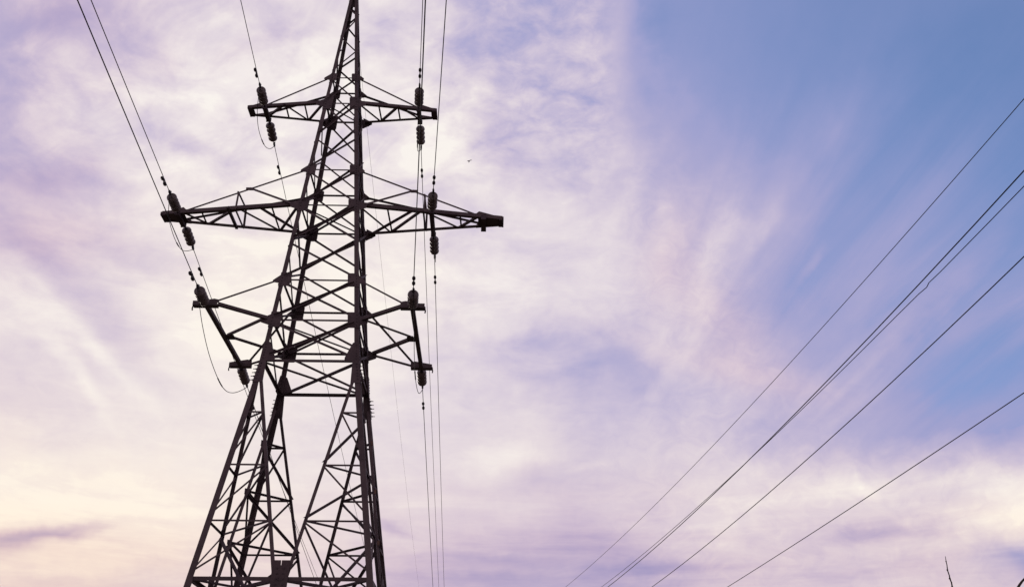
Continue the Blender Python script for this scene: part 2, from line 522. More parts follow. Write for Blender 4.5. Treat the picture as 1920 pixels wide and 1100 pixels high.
# ------------------------------------------------------------------ ground
g = MB()
gn = 48
ext = 1500.0
def gh(x, y):
    return -0.12 + .06 * math.sin(x * .05 + 1) * math.cos(y * .043) - .02
for iy in range(gn + 1):
    for ix in range(gn + 1):
        # finer cells near the middle
        fx, fy = (ix / gn * 2 - 1), (iy / gn * 2 - 1)
        x, y = ext * fx * abs(fx), ext * fy * abs(fy)
        g.v.append(Vector((x, y, gh(x, y) if max(abs(x), abs(y)) < 400 else -.14)))
for iy in range(gn):
    for ix in range(gn):
        a = iy * (gn + 1) + ix
        g.f.append([a, a + 1, a + gn + 2, a + gn + 1])
        g.sm.append(True)
tag(g.build('ground', GRASS), kind='structure')

# ------------------------------------------------------------------ the lattice tower
zk = [9.223, 8.097, 5.359, 4.0, 1.328, 0.0, -1.279, -2.849, -4.345, -5.828, -7.261]     # levels, top down
LV = [z + GZ for z in zk]
ZTOP = 13.60 + GZ
HW = [(ZTOP, .085), (LV[0], .445), (LV[1], .545), (LV[6], 1.342), (LV[10], 2.205), (0.0, 2.205 + LV[10] * .1424)]


def hw(z):
    if z >= HW[0][0]:
        return HW[0][1]
    for (za, wa), (zb, wb) in zip(HW, HW[1:]):
        if za >= z >= zb:
            return wa + (wb - wa) * (za - z) / (za - zb)
    return HW[-1][1]


def leg(sx, sy, z):
    w = hw(z)
    return Vector((sx * w, sy * w, z))


tower = empty('transmission_tower', (0, 0, 0),
              'dark steel lattice transmission tower with three tiers of crossarms under a cloudy evening sky', 'pylon')

CORN = [(-1, -1), (1, -1), (1, 1), (-1, 1)]                 # going round, seen from above
FACES = [((-1, -1), (1, -1), -Y), ((1, -1), (1, 1), X), ((1, 1), (-1, 1), Y), ((-1, 1), (-1, -1), -X)]

for sx, sy in CORN:
    m = MB()
    cuts = [(0.25, LV[10], .165), (LV[10], LV[6] - .35, .15), (LV[6] - .35, LV[1], .125), (LV[1], ZTOP, .105)]
    for za, zb, a in cuts:
        mids = [za] + [z for z in (LV[6], LV[0]) if za + .01 < z < zb - .01] + [zb]
        for z0, z1 in zip(mids, mids[1:]):
            m.angle(leg(sx, sy, z0), leg(sx, sy, z1), a, .013, Vector((-sx, 0, 0)), Vector((0, -sy, 0)))
    L = m.build('main_leg', STEEL, tower)
    f = MB()
    p = leg(sx, sy, 0.0)
    f.prism([(-.55, -.55), (.55, -.55), (.55, .55), (-.55, .55)], (p.x, p.y, -.4), (p.x, p.y, .14), X, Y)
    f.prism([(-.3, -.3), (.3, -.3), (.3, .3), (-.3, .3)], (p.x, p.y, .14), (p.x, p.y, .30), X, Y)
    f.build('footing', CONCRETE, tower)

# lattice of the body: crossed braces between the levels on every face
mid23 = 6.66 + GZ
mid45 = 2.665 + GZ
PAN = [(LV[0], LV[1], .042), (LV[1], mid23, .05), (mid23, LV[2], .046), (LV[2], LV[3], .050), (LV[3], mid45, .062),
       (mid45, LV[4], .056), (LV[4], LV[5], .060), (LV[5], LV[6], .060)]
for fi, (ca, cb, nrm) in enumerate(FACES):
    inset = .0
    for pi_, (zt, zb, a) in enumerate(PAN):
        a *= 1.14
        g_ = .05
        for di, (c0, c1) in enumerate(((ca, cb), (cb, ca))):
            p = leg(*c0, zt - .05)
            q = leg(*c1, zb + .05)
            ax = (q - p).normalized()
            p = p + ax * .12
            q = q - ax * (.26 if pi_ == 7 else .12)
            if pi_ == 7 and fi == 2 and di == 0:
                continue
            m = MB()
            if di == 0:
                m.brace(p, q, a, nrm, -.016, -1)
            else:
                m.brace(p, q, a * (1.12 if fi == 0 and pi_ in (4, 6) else 1.0), nrm, .016, 1, .007, a * (.8 if pi_ in (4, 6) else .65))
            m.build('cross_brace', STEEL, tower)
    for k, a in ((0, .04), (1, .045), (2, .045), (3, .045), (4, .05), (5, .055), (6, .08)):
        p, q = leg(*ca, LV[k]), leg(*cb, LV[k])
        ax = (q - p).normalized()
        m = MB()
        m.brace(p + ax * .07, q - ax * .07, a, nrm, -.028, -1)
        m.build('horizontal_strut', STEEL, tower)
    # lattice of the spire
    if fi == 0:
        zz = [(0, 9.55, 10.50), (0, 11.09, 10.34), (0, 11.13, 12.02), (0, 12.52, 12.10)]
    elif fi == 2:
        zz = [(1, 10.17, 9.40), (1, 10.20, 10.78), (1, 11.97, 11.32), (1, 12.0, 12.42), (1, 12.75, 12.46)]
    else:
        zz = [(0, 9.45, 10.30), (1, 10.35, 11.05), (0, 11.10, 11.72), (1, 11.78, 12.26), (0, 12.32, 12.70)]
    for sw, z0, z1 in zz:
        c0, c1 = (cb, ca) if sw else (ca, cb)
        m = MB()
        m.brace(leg(*c0, z0 + GZ), leg(*c1, z1 + GZ), .046, nrm, -.018, -1)
        m.build('spire_brace', STEEL, tower)

# flat crosses inside the tower at the crossarm levels
for k in (1, 3, 5, 6):
    for (s0, s1), dz in (((( -1, -1), (1, 1)), -.045), (((1, -1), (-1, 1)), -.075)):
        p, q = leg(*s0, LV[k]), leg(*s1, LV[k])
        ax = (q - p).normalized()
        m = MB()
        m.brace(p + ax * .09, q - ax * .09, .05 if k < 6 else .065, -Z, -dz, -1)
        m.build('plan_brace', STEEL_DARK, tower)

# gusset plates on the legs, with bolt heads
def bolts(mb, pts, nrm, r=.017, h=.014):
    if mb.dark_from is None:
        mb.dark_from = len(mb.f)
    for p in pts:
        mb.rod(Vector(p), Vector(p) + Vector(nrm) * h, r, n=6, smooth=False)


for fi, (ca, cb, nrm) in enumerate(FACES):
    for (cc, other) in ((ca, cb), (cb, ca)):
        for k, (wi, hh) in {0: (.20, .17), 1: (.27, .27), 2: (.26, .20), 3: (.30, .24), 4: (.31, .23), 5: (.31, .25)}.items():
            c = leg(*cc, LV[k])
            inw = (leg(*other, LV[k]) - c).normalized()
            up_ = (leg(*cc, LV[k] + .3) - leg(*cc, LV[k] - .3)).normalized()
            outw = .015
            if abs(nrm.y) > .5:
                outw = .015
            m = MB()
            m.plate([c - inw * outw - up_ * hh, c + inw * (wi * .92) - up_ * hh, c + inw * wi - up_ * (hh * .78),
                     c + inw * wi + up_ * (hh * .82), c + inw * (wi * .85) + up_ * hh, c - inw * outw + up_ * hh], nrm, .010, .007)
            bolts(m, [c + inw * .055 + up_ * (hh * s) for s in (-.66, -.22, .22, .66)], nrm, .017, .026)
            bolts(m, [c + inw * (wi - .06) + up_ * (hh * s) for s in (-.5, .5)], nrm, .014, .024)
            gp = m.build('gusset_plate', STEEL, tower)
            if abs(nrm.y) > .5:
                # tongue reaching out to the crossarm or its tie
                m = MB()
                o = -inw
                if k in (0, 2, 4):
                    m.plate([c + o * .01 - up_ * .13, c + o * .20 - up_ * .10, c + o * .20 - up_ * .03, c + o * .01 + up_ * .15], nrm, .010, .0)
                else:
                    m.plate([c + o * .01 - up_ * .18, c + o * .24 - up_ * .10, c + o * .27 + up_ * .02, c + o * .01 + up_ * .17], nrm, .010, .0)
                m.build('gusset_tongue', STEEL, gp)
        # big tapering splice plate where the body meets the splayed base
        zc = LV[6]
        c = leg(*cc, zc)
        inw = (leg(*other, zc) - c).normalized()
        up_ = (leg(*cc, zc + .4) - leg(*cc, zc)).normalized()
        dn_ = (leg(*cc, zc - .4) - leg(*cc, zc)).normalized()
        m = MB()
        m.plate([c - inw * .005 - up_ * .02, c + inw * .40 - up_ * .02, c + inw * .385 + up_ * .10, c + inw * .165 + up_ * .55,
                 c + inw * .14 + up_ * .57, c - inw * .005 + up_ * .57], nrm, .012, .008)
        bolts(m, [c + inw * .065 + up_ * (.07 + .085 * i) for i in range(6)], nrm, .018, .030)
        m.build('splice_plate', STEEL, tower)
        m = MB()
        m.plate([c - inw * .004 - up_ * .015, c + inw * .175 - up_ * .015, c + inw * .265 + dn_ * .70, c - inw * .004 + dn_ * .70], nrm, .012, .006)
        bolts(m, [c + inw * .065 + dn_ * (.10 + .095 * i) for i in range(6)], nrm, .018, .030)
        if not (nrm.y < -.5):
            # long bolt shanks that stick out beyond the corner
            for i in range(5):
                q = c + inw * .03 + dn_ * (.16 + .115 * i)
                m.rod(q + nrm * .0, q + nrm * .115, .011, n=6)
                m.rod(q + nrm * .0, q + nrm * .05, .020, n=6, smooth=False)
        m.build('splice_plate', STEEL, tower)

# ------------------------------------------------------------------ splayed base: every leg is a three-sided lattice
BOT = LV[10]


def sub(cc, other, z):
    """inner chord of a leg in the face towards 'other'"""
    ztop = LV[6] - .62
    c0 = leg(*cc, ztop)
    inw = (leg(*other, ztop) - c0).normalized()
    a = c0 + inw * .24
    mid = (leg(*cc, BOT) + leg(*other, BOT)) / 2
    b = mid + (leg(*cc, BOT) - mid).normalized() * .10
    t = (ztop - z) / (ztop - BOT)
    return a + (b - a) * t


for i, cc in enumerate(CORN):
    nxt, prv = CORN[(i + 1) % 4], CORN[(i - 1) % 4]
    n_next, n_prev = FACES[i][2], FACES[(i - 1) % 4][2]
    inner_n = Vector((-cc[0], -cc[1], 0)).normalized()
    for other, nrm in ((nxt, n_next), (prv, n_prev)):
        m = MB()
        p, q = sub(cc, other, LV[6] - .50), sub(cc, other, BOT - .02)
        ax = (q - p).normalized()
        out = (leg(*other, BOT) - leg(*cc, BOT)).normalized()
        m.angle(p, q, .085, .010, -out, -Vector(nrm))
        m.build('inner_chord', STEEL, tower)
        for k in (7, 8, 9):
            s, l = sub(cc, other, LV[k]), leg(*cc, LV[k])
            ax = (s - l).normalized()
            s = s - ax * .045
            m = MB()
            m.brace(l + ax * .05, s, .046, nrm, -.016, -1)
            m.build('stand_strut', STEEL, tower)
            q = leg(*cc, LV[k + 1] + .12)
            ax = (s - q).normalized()
            m = MB()
            m.brace(q + ax * .05, s - Z * .05, .046, nrm, -.030, -1)
            m.build('stand_brace', STEEL, tower)
    for k in (7, 8, 9):
        s1, s2 = sub(cc, nxt, LV[k]), sub(cc, prv, LV[k])
        m = MB()
        tx = (s2 - s1).normalized() * .035
        m.brace(s1 + tx - inner_n * .03, s2 - tx - inner_n * .03, .056, inner_n, .004, 1)
        m.build('stand_strut', STEEL_DARK, tower)
        if k < 9:
            # the diagonal of the third side turns the same way round on all four legs
            pa = sub(cc, prv, LV[k + 1]) if i % 1 == 0 else None
            m = MB()
            m.brace(sub(cc, nxt, LV[k] - .05) - inner_n * .03, pa + Z * .05 - inner_n * .03, .062, inner_n, -.012, 1)
            m.build('stand_brace', STEEL_DARK, tower)
        for s in ([s1] if abs(n_next.x) > .5 else [s2]):
            m = MB()
            m.box(s + inner_n * .012, inner_n * .010, (s2 - s1).normalized() * .045, Z * .065)
            m.build('joint_plate', STEEL_RUST if (cc == (1, 1)) else STEEL_DARK, tower)

# frame at the foot of the lattice: side beams, diamond and its fan of braces
mids = []
for fi, (ca, cb, nrm) in enumerate(FACES):
    p, q = leg(*ca, BOT), leg(*cb, BOT)
    ax = (q - p).normalized()
    m = MB()
    m.brace(p + ax * .05, q - ax * .05, .095, nrm, -.03, -1, .009)
    m.build('base_beam', STEEL, tower)
    c = (p + q) / 2
    mids.append(c)
    m = MB()
    m.plate([c - ax * .22 - Z * .45, c - ax * .205 + Z * .43, c - ax * .010 + Z * .43, c - ax * .006 + Z * .31, c + ax * .006 + Z * .31,
             c + ax * .010 + Z * .43, c + ax * .205 + Z * .43, c + ax * .18 - Z * .45], nrm, .014, .012)
    bolts(m, [c + ax * (sx * (.075 if r_ < 2 else .08)) + Z * (.24 - .125 * r_) for sx in (-1, 1) for r_ in range(5)], nrm, .02, .034)
    m.build('centre_plate', STEEL, tower)
    # legs carry on to the ground below the beam with one big cross
    m = MB()
    m.brace(c - Z * .2, leg(*ca, .9), .08, nrm, -.03, -1)
    m.build('lower_brace', STEEL, tower)
    m = MB()
    m.brace(c - Z * .2, leg(*cb, .9), .08, nrm, -.03, -1)
    m.build('lower_brace', STEEL, tower)
for i in range(4):
    a, b = mids[i - 1], mids[i]
    cc = CORN[i]
    m = MB()
    m.brace(a, b, .085, -Z, .055, -1, .009)
    m.build('diamond_beam', STEEL_DARK, tower)
    h = (a + b) / 2 - Z * .03
    m = MB()
    m.box(h, Vector((b - a)).normalized() * .14, Vector((-cc[0], -cc[1], 0)).normalized() * .10, Z * .02)
    m.build('joint_plate', STEEL_DARK, tower)
    nxt, prv = CORN[(i + 1) % 4], CORN[(i - 1) % 4]
    for other in (nxt, prv):
        s = sub(cc, other, LV[9] - .08)
        m = MB()
        m.brace(s + Vector((cc[0], cc[1], 0)) * .03, h, .064, Vector((-cc[0], -cc[1], 0)), 0.0, 1)
        m.build('stand_brace', STEEL_DARK, tower)
    m = MB()
    m.brace(leg(*cc, BOT) + Vector((-cc[0], -cc[1], 0)) * .08, h, .06, -Z, .03, -1)
    m.build('base_beam', STEEL_DARK, tower)

# peak of the spire with its earth wire bracket
m = MB()
m.prism([(-.095, -.095), (.095, -.095), (.095, .095), (-.095, .095)], (0, 0, ZTOP - .03), (0, 0, ZTOP + .10), X, Y)
m.plate([(-.09, .07, ZTOP - .85), (.09, .07, ZTOP - .85), (.08, .07, ZTOP), (-.08, .07, ZTOP)], Y, .012, 0)
m.plate([(-.115, 0, ZTOP - .02), (.115, 0, ZTOP - .02), (.09, 0, ZTOP + .30), (-.09, 0, ZTOP + .30)], Y, .02, 0)
pk = m.build('peak_cap', STEEL, tower)
m = MB()
m.box((-.15, 0, ZTOP + .10), X * .04, Y * .36, Z * .03)
m.box((-.07, 0, ZTOP + .06), X * .12, Y * .04, Z * .03)
for xx, yy in ((-.215, -.30), (.20, -.22)):
    m.rod((xx, yy, ZTOP + .10), (xx, yy, ZTOP - .50), .022, .022, 8)
    m.box((xx * .6, yy, ZTOP + .09), X * .10, Y * .03, Z * .02)
m.tube([(-.215, -.30, ZTOP - .48), (-.215, -.30, ZTOP - .70)], .007, 6)
m.tube([(-.215, -.30, ZTOP - .46), (-.18, -.26, ZTOP - .66), (-.14, -.20, ZTOP - .85), (-.135, -.13, ZTOP - 1.0)], .005, 6)
m.build('earth_wire_bracket', STEEL_DARK, pk)


# ------------------------------------------------------------------ crossarms
def crossarm(s, tier):
    """s = -1 left, +1 right"""
    if tier == 'top':
        zc, zt, tip, ytip, wl, wt = LV[1], LV[0], 3.05, .21, hw(LV[1]), hw(LV[0])
        zig = [(.52, 0), (1.2, 1), (1.85, 0), (2.5, 1)]
        posts, tie_end, beam = [1.2, 1.82], 2.45, [(2.50, -.33, .36)]
        a = .105
    else:
        zc, zt, tip, ytip, wl, wt = LV[3], LV[2], 5.2, .20, hw(LV[3]), hw(LV[2])
        zig = [(.86, 0), (1.75, 1), (2.8, 0), (3.9, 1), (4.55, 0)]
        posts, tie_end, beam = [1.75, 3.95], 4.45, [(4.67, -.38, .34), (3.085, -.68, .70)]
        a = .118

    if tier == 'middle' and s > 0:
        tip = 5.26

    def chord(x, side):
        t = (x - wl) / (tip - wl)
        y = wl + (ytip - wl) * t
        return Vector((s * x, -y if side == 0 else y, zc))

    def tie(x, side):
        t = (x - wt) / (tie_end - wt)
        ye = abs(chord(tie_end, 0).y)
        return Vector((s * x, (-1 if side == 0 else 1) * (wt + (ye - wt) * t), zt + (zc + (.10 if side == 0 else .20) - zt) * t))

    m = MB()
    for side in (0, 1):
        p, q = chord(wl + .12, side), chord(tip, side)
        m.angle(p, q, a if side == 0 else a * .82, .010, Z, Y if side == 0 else -Y)
    arm = m.build('crossarm', STEEL, tower)
    for side in (0, 1):
        m = MB()
        p, q = tie(wt + .12, side), tie(tie_end + .12, side)
        ax = (q - p).normalized()
        m.angle(p, q, .055, .007, -Z, Y if side == 0 else -Y)
        m.build('tie_rod', STEEL, arm)
    for (x0, s0), (x1, s1) in zip(zig, zig[1:]):
        m = MB()
        m.brace(chord(x0, s0), chord(x1, s1), .068, -Z, -.016, -1)
        m.build('arm_brace', STEEL, arm)
    for x in posts:
        m = MB()
        m.brace(chord(x, 0), chord(x + .02, 1), .052, -Z, -.026, -1)
        m.build('arm_brace', STEEL, arm)
    # gusset at the tower end of the rear chord
    c = chord(wl, 1)
    m = MB()
    m.plate([c + Vector((s * .04, 0, -.2)), c + Vector((s * .34, 0, -.02)), c + Vector((s * .34, 0, .07)), c + Vector((s * .04, 0, .24))], Y, .012, .02)
    m.build('root_plate', STEEL_DARK, arm)
    # deep tip: side plates, end channel
    x0 = tie_end - .02
    for side in (0, 1):
        n_ = -Y if side == 0 else Y
        p, q = chord(x0, side), chord(tip, side)
        m = MB()
        m.plate([p - Z * .004, q - Z * .004, q + Z * .055, p + Z * .20 + (q - p).normalized() * .10, p + Z * .10], n_, .008, .007)
        m.build('tip_plate', STEEL, arm)
    xg = 4.5 if tier == 'middle' else tip - .16
    g0, g1, g2, g3 = chord(xg, 0), chord(tip - .01, 0), chord(tip - .01, 1), chord(xg, 1)
    m = MB()
    m.plate([g0 + Y * .01, g1 + Y * .01, g2 - Y * .01, g3 - Y * .01], Z, .008, .012)
    m.build('floor_plate', STEEL, arm)
    e0, e1 = chord(tip, 0), chord(tip, 1)
    m = MB()
    m.box((e0 + e1) / 2 + Z * .02 + X * s * .012, X * .02, Y * (ytip + .03), Z * .055)
    m.box((e0 + e1) / 2 - Z * .024 - X * s * .045, X * .075, Y * (ytip + .02), Z * .010)
    m.build('end_channel', STEEL_DARK, arm)
    for (xb, y0, y1) in beam:
        m = MB()
        if s < 0 and tier == 'middle' and xb < 4:
            # bare step beam without strings: one slim channel
            m.box((s * xb, (y0 + y1) / 2 - .06, zc - .02), X * .038, Y * ((y1 - y0) / 2 - .06), Z * .012)
            m.box((s * (xb - .036), (y0 + y1) / 2 - .06, zc - .0), X * .006, Y * ((y1 - y0) / 2 - .06), Z * .04)
            m.build('step_beam', STEEL_DARK, arm)
            continue
        for dx in (-.055, .055):
            m.box((s * (xb + dx), (y0 + y1) / 2, zc - .05), X * .012, Y * ((y1 - y0) / 2), Z * .055)
        m.box((s * xb, (y0 + y1) / 2, zc - .112), X * .062, Y * ((y1 - y0) / 2 - .02), Z * .008)
        for yy in (y0, y1):
            m.box((s * xb, yy, zc - .05), X * .08, Y * .018, Z * .075)
        m.build('string_beam', STEEL_DARK, arm)
    if tier == 'middle':
        xf = 2.86
        T0, T1 = tie(xf, 0), tie(xf, 1)
        for p, q, nn in ((T0, chord(xf, 0), -Y), (T1, chord(xf, 1), Y), (T0, T1, X), (chord(xf, 0), chord(xf, 1), X)):
            m = MB()
            m.brace(p, q, .058, nn, .004, -1)
            m.build('arm_brace', STEEL, arm)
        for side in (0, 1):
            c = leg(s, -1 if side == 0 else 1, LV[3])
            m = MB()
            m.brace(c + Vector((s * .22, 0, .03)), tie(xf - .34, side), .068, -Y if side == 0 else Y, .012, -1)
            m.build('arm_brace', STEEL, arm)
            m = MB()
            t0 = tie(xf - .33, side)
            m.box(t0 - Z * .02, X * .11, Y * .008, Z * .05)
            m.build('joint_plate', STEEL, arm)
    return arm


for s in (-1, 1):
    crossarm(s, 'top')
    crossarm(s, 'middle')


def low_crossarm(s):
    zc = LV[5]
    xi, xo, ye, xm = 2.48, 3.12, 2.10, 2.79
    m = MB()
    m.angle(leg(s, -1, zc) + Vector((s * .08, -.03, 0)), Vector((s * xi, -ye, zc)), .095, .010, Z, Y)
    m.angle(leg(s, 1, zc) + Vector((s * .1, .05, 0)), Vector((s * xi, ye, zc)), .075, .009, Z, -Y)
    m.box((s * xm, 0, zc - .05), X * .055, Y * (ye - .02), Z * .006)
    m.box((s * (xm - .052), 0, zc - .0), X * .006, Y * (ye - .02), Z * .05)
    m.box((s * (xm + .052), 0, zc - .0), X * .006, Y * (ye - .02), Z * .05)
    for sy in (-1, 1):
        c = Vector((s * (xi + xo) / 2, sy * (ye + .02), zc))
        m.box(c + Y * (-.09) + Z * .005, X * .33, Y * .008, Z * .06)
        m.box(c + Y * (.09) + Z * .005, X * .33, Y * .008, Z * .06)
        m.box(c - Z * .060, X * .33, Y * .094, Z * .006)
    arm = m.build('crossarm', STEEL, tower)
    for sy in (-1, 1):
        m = MB()
        c = Vector((s * (xi + xo) / 2, sy * (ye + .02), zc))
        m.plate([c + Vector((-s * .34, -sy * .02, .066)), c + Vector((s * .30, -sy * .02, .066)), c + Vector((s * .30, -sy * .02, .10)),
                 c + Vector((-s * .20, -sy * .02, .19)), c + Vector((-s * .34, -sy * .02, .16))], Y, .012, 0)
        pl = m.build('end_plate', STEEL, arm)
        m = MB()
        h = c + Vector((s * .335, 0, -.05))
        m.tube([h + Z * .05, h, h + Vector((s * .015, 0, -.07)), h + Vector((s * .005, 0, -.13))], .020, 6)
        m.build('hook', STEEL_DARK, pl)
        m = MB()
        lt = leg(s, sy, LV[4])
        m.angle(lt + Vector((s * .12, 0, -.03)), Vector((s * (xi + .04), sy * ye, zc + .15)), .048, .007, -Z, Y * -sy)
        m.build('tie_rod', STEEL, arm)
        m = MB()
        m.brace(leg(s, sy, zc) + Vector((s * .15, 0, .0)), Vector((s * (xm - .1), sy * .06, zc)), (.092 if sy > 0 else .066), -Z, -.014 - .012 * sy, -1)
        m.build('arm_brace', STEEL, arm)
    m = MB()
    m.box((s * (xm - .14), 0, zc - .005), X * .15, Y * .16, Z * .010)
    m.build('joint_plate', STEEL_DARK, arm)


low_crossarm(-1)
low_crossarm(1)

# ------------------------------------------------------------------ insulator strings, wires, dampers, jumpers
#            attach point (x, y front, y rear, z), front (azimuth, slope), rear (azimuth, slope)
PH = {
    'UL': (-2.50, -.34, .36, LV[1] - .03, (4.778, -.0868), (-1.684, -.1202)),
    'UR': (2.50, -.40, .40, LV[1] - .03, (4.791, -.0613), (-1.494, -.1271)),
    'ML': (-4.65, -.38, .36, LV[3] - .03, (4.841, -.0468), (-1.684, -.1178)),
    'MR': (3.10, -.69, .71, LV[3] - .03, (4.727, -.0624), (-1.420, -.1183)),
    'LL': (-2.80, -2.12, 2.12, LV[5] - .03, (4.847, -.0368), (-1.749, -.1346)),
    'LR': (2.80, -2.12, 2.12, LV[5] - .03, (4.797, -.0632), (-1.585, -.1104)),
}
WHERE = {'UL': 'left end of the top crossarm', 'UR': 'right end of the top crossarm', 'ML': 'left end of the middle crossarm',
         'MR': 'right half of the middle crossarm', 'LL': 'left end of the lowest crossarm', 'LR': 'right end of the lowest crossarm'}
SPAN = 250.0


def line_at(P0, th, s0, sg, t):
    a = math.radians(th)
    return Vector((P0.x + math.sin(a) * t, P0.y + sg * math.cos(a) * t, P0.z + s0 * t * (1 - t / SPAN)))


clamps = {}
for key, (x, yf, yr, z, F, R) in PH.items():
    for sg, y, (th, s0) in ((-1, yf, F), (1, yr, R)):
        P0 = Vector((x, y, z))
        ax = (line_at(P0, th, s0, sg, 1.2) - P0).normalized()
        towards = 'reaching towards the viewer' if sg < 0 else 'reaching away behind'
        st = empty('insulator_string', P0, 'insulator string on the %s, %s' % (WHERE[key], towards), 'insulator',
                   'insulator strings on the crossarms')
        m = MB()
        m.rod(P0 - ax * .03, P0 + ax * .20, .020, n=8)
        m.box(P0 + ax * .05, ax * .05, Vector((0, 0, .035)), ax.cross(Z).normalized() * .014)
        m.build('shackle', FITTING, st, P0)
        for k in range(4):
            c = P0 + ax * (.195 + k * .198)
            m = MB()
            m.lathe([(0, .02), (.0, .050), (.018, .074), (.034, .102), (.054, .126), (.078, .141), (.102, .148), (.128, .146), (.148, .136),
                     (.160, .120), (.158, .110), (.144, .104), (.146, .096), (.164, .092), (.164, .080), (.144, .072), (.146, .062),
                     (.160, .056), (.158, .048), (.140, .042), (.146, .028), (.208, .024), (.208, .012)], c, ax, 28)
            d = m.build('disc', PORCELAIN, st, c)
            m = MB()
            m.lathe([(-.012, .024), (-.012, .046), (.004, .056), (.034, .064), (.048, .066), (.050, .04)], c, ax, 16)
            m.build('cap', FITTING, d, c)
        c = P0 + ax * 1.06
        m = MB()
        m.rod(c - ax * .08, c + ax * .10, .013, n=8)
        m.box(c + ax * .15, ax * .075, ax.cross(X).normalized() * .036, X * .026)
        m.rod(c + ax * .20, c + ax * .31, .024, .013, n=8)
        m.box(c + ax * .11 + X * .025, ax * .022, ax.cross(X).normalized() * .060, X * .010)
        m.build('strain_clamp', FITTING, st, c)
        c1 = line_at(P0, th, s0, sg, 1.18)
        clamps[(key, sg)] = c1
        # conductor
        ts = [1.18 + i * .6 for i in range(8)] + [6.5 + i * 4.0 for i in range(14)] + [66 + i * 12 for i in range(16)]
        if sg < 0:
            ts = [t for t in ts if t < 130]
        m = MB()
        m.tube([line_at(P0, th, s0, sg, t) for t in ts], .0115, 6)
        span = 'passing overhead' if sg < 0 else 'running down into the distance'
        wire = m.build('conductor', WIRE, None, c1)
        tag(wire, 'dark power conductor from the %s %s' % (WHERE[key], span), 'power line', 'conductors of the tower')
        # vibration damper hanging on the conductor
        td = 1.93 if sg < 0 else 2.45
        pc = line_at(P0, th, s0, sg, td)
        axd = (line_at(P0, th, s0, sg, td + .2) - pc).normalized()
        dm = empty('vibration_damper', pc, 'dumbbell damper on the conductor off the %s, %s' %
                   (WHERE[key], 'near side' if sg < 0 else 'far side'), 'damper', 'dumbbell dampers on the conductors')
        hang = Vector((-.02 if key[1] == 'L' else .0, 0, -.055))
        m = MB()
        m.tube([pc + hang - axd * .17, pc + hang + axd * .17], .008, 6)
        m.box(pc + hang * .5, axd * .028, Vector((0, 0, .045)), axd.cross(Z).normalized() * .018)
        m.build('clip', FITTING, dm, pc)
        for e in (-1, 1):
            w = pc + hang + axd * (.155 * e)
            m = MB()
            m.lathe([(-.075, .02), (-.07, .034), (-.03, .046), (.03, .046), (.07, .036), (.078, .015)], w, axd, 12)
            m.build('weight', FITTING, dm, w)

JUMP = {   # offsets sideways and down at a quarter, half, three quarters and nine tenths of the way to the rear clamp
    'UL': ((-.16, -.32), (-.22, -.48), (-.16, -.53), (-.06, -.37)),
    'UR': ((-.02, -.30), (-.06, -.50), (-.08, -.55), (-.07, -.35)),
    'ML': ((-.17, -.25), (-.20, -.40), (-.20, -.38), (-.14, -.26)),
    'MR': ((.03, -.30), (.05, -.50), (.06, -.55), (.05, -.38)),
    'LL': ((-.22, -.25), (-.33, -.52), (-.33, -.68), (-.23, -.48)),
    'LR': ((-.04, -.22), (-.10, -.32), (-.13, -.40), (-.07, -.45)),
}
for key, offs in JUMP.items():
    a, b = clamps[(key, -1)] - Z * .06, clamps[(key, 1)] - Z * .05
    ks = [(0.0, 0.0, 0.0)] + [(u, o[0], o[1]) for u, o in zip((.25, .5, .75, .9), offs)] + [(1.0, .03, 0.0)]
    kp = [a.lerp(b, u) + Vector((dx, 0, dz)) for u, dx, dz in ks]
    kp = [kp[0] * 2 - kp[1]] + kp + [kp[-1] + Z * .25]
    pts = []
    for i in range(1, len(kp) - 2):
        p0, p1, p2, p3 = kp[i - 1:i + 3]
        for q in range(8):
            u = q / 8
            pts.append(.5 * ((2 * p1) + (p2 - p0) * u + (2 * p0 - 5 * p1 + 4 * p2 - p3) * u * u + (3 * p1 - p0 - 3 * p2 + p3) * u ** 3))
    pts.append(kp[-2])
    m = MB()
    m.tube(pts, .0105, 6)
    j = m.build('jumper_wire', WIRE, None, a)
    tag(j, 'slack jumper loop hanging under the %s' % WHERE[key], 'jumper wire', 'jumper loops under the crossarms')
    m = MB()
    m.tube(pts[21:25], .019, 8)
    m.build('sleeve', FITTING, j)

# earth wires from the peak
P0 = Vector((-.15, .34, ZTOP + .10))
m = MB()
m.tube([line_at(P0, -1.45, -.12, 1, t) for t in [0, .5, 1, 2, 3, 4, 6, 8, 10, 14, 18, 22, 28, 34, 40, 50, 60, 75, 90, 110, 130, 160, 200, 249]], .0055, 5)
tag(m.build('earth_wire', WIRE, None, P0), 'thin earth wire from the peak of the tower down behind its right leg', 'earth wire')
P0 = Vector((-.15, -.34, ZTOP + .10))
m = MB()
m.tube([line_at(P0, 4.8, -.05, -1, t) for t in [0, 2, 4, 8, 14, 20, 30, 50, 80, 120]], .0055, 5)
tag(m.build('earth_wire', WIRE, None, P0), 'thin earth wire leaving the peak of the tower overhead towards the viewer', 'earth wire')

# ------------------------------------------------------------------ a second, separate line crossing overhead on the right
AL = math.radians(-8.0)
E_, D_ = Vector((math.cos(AL), -math.sin(AL), 0)), Vector((math.sin(AL), math.cos(AL), 0))
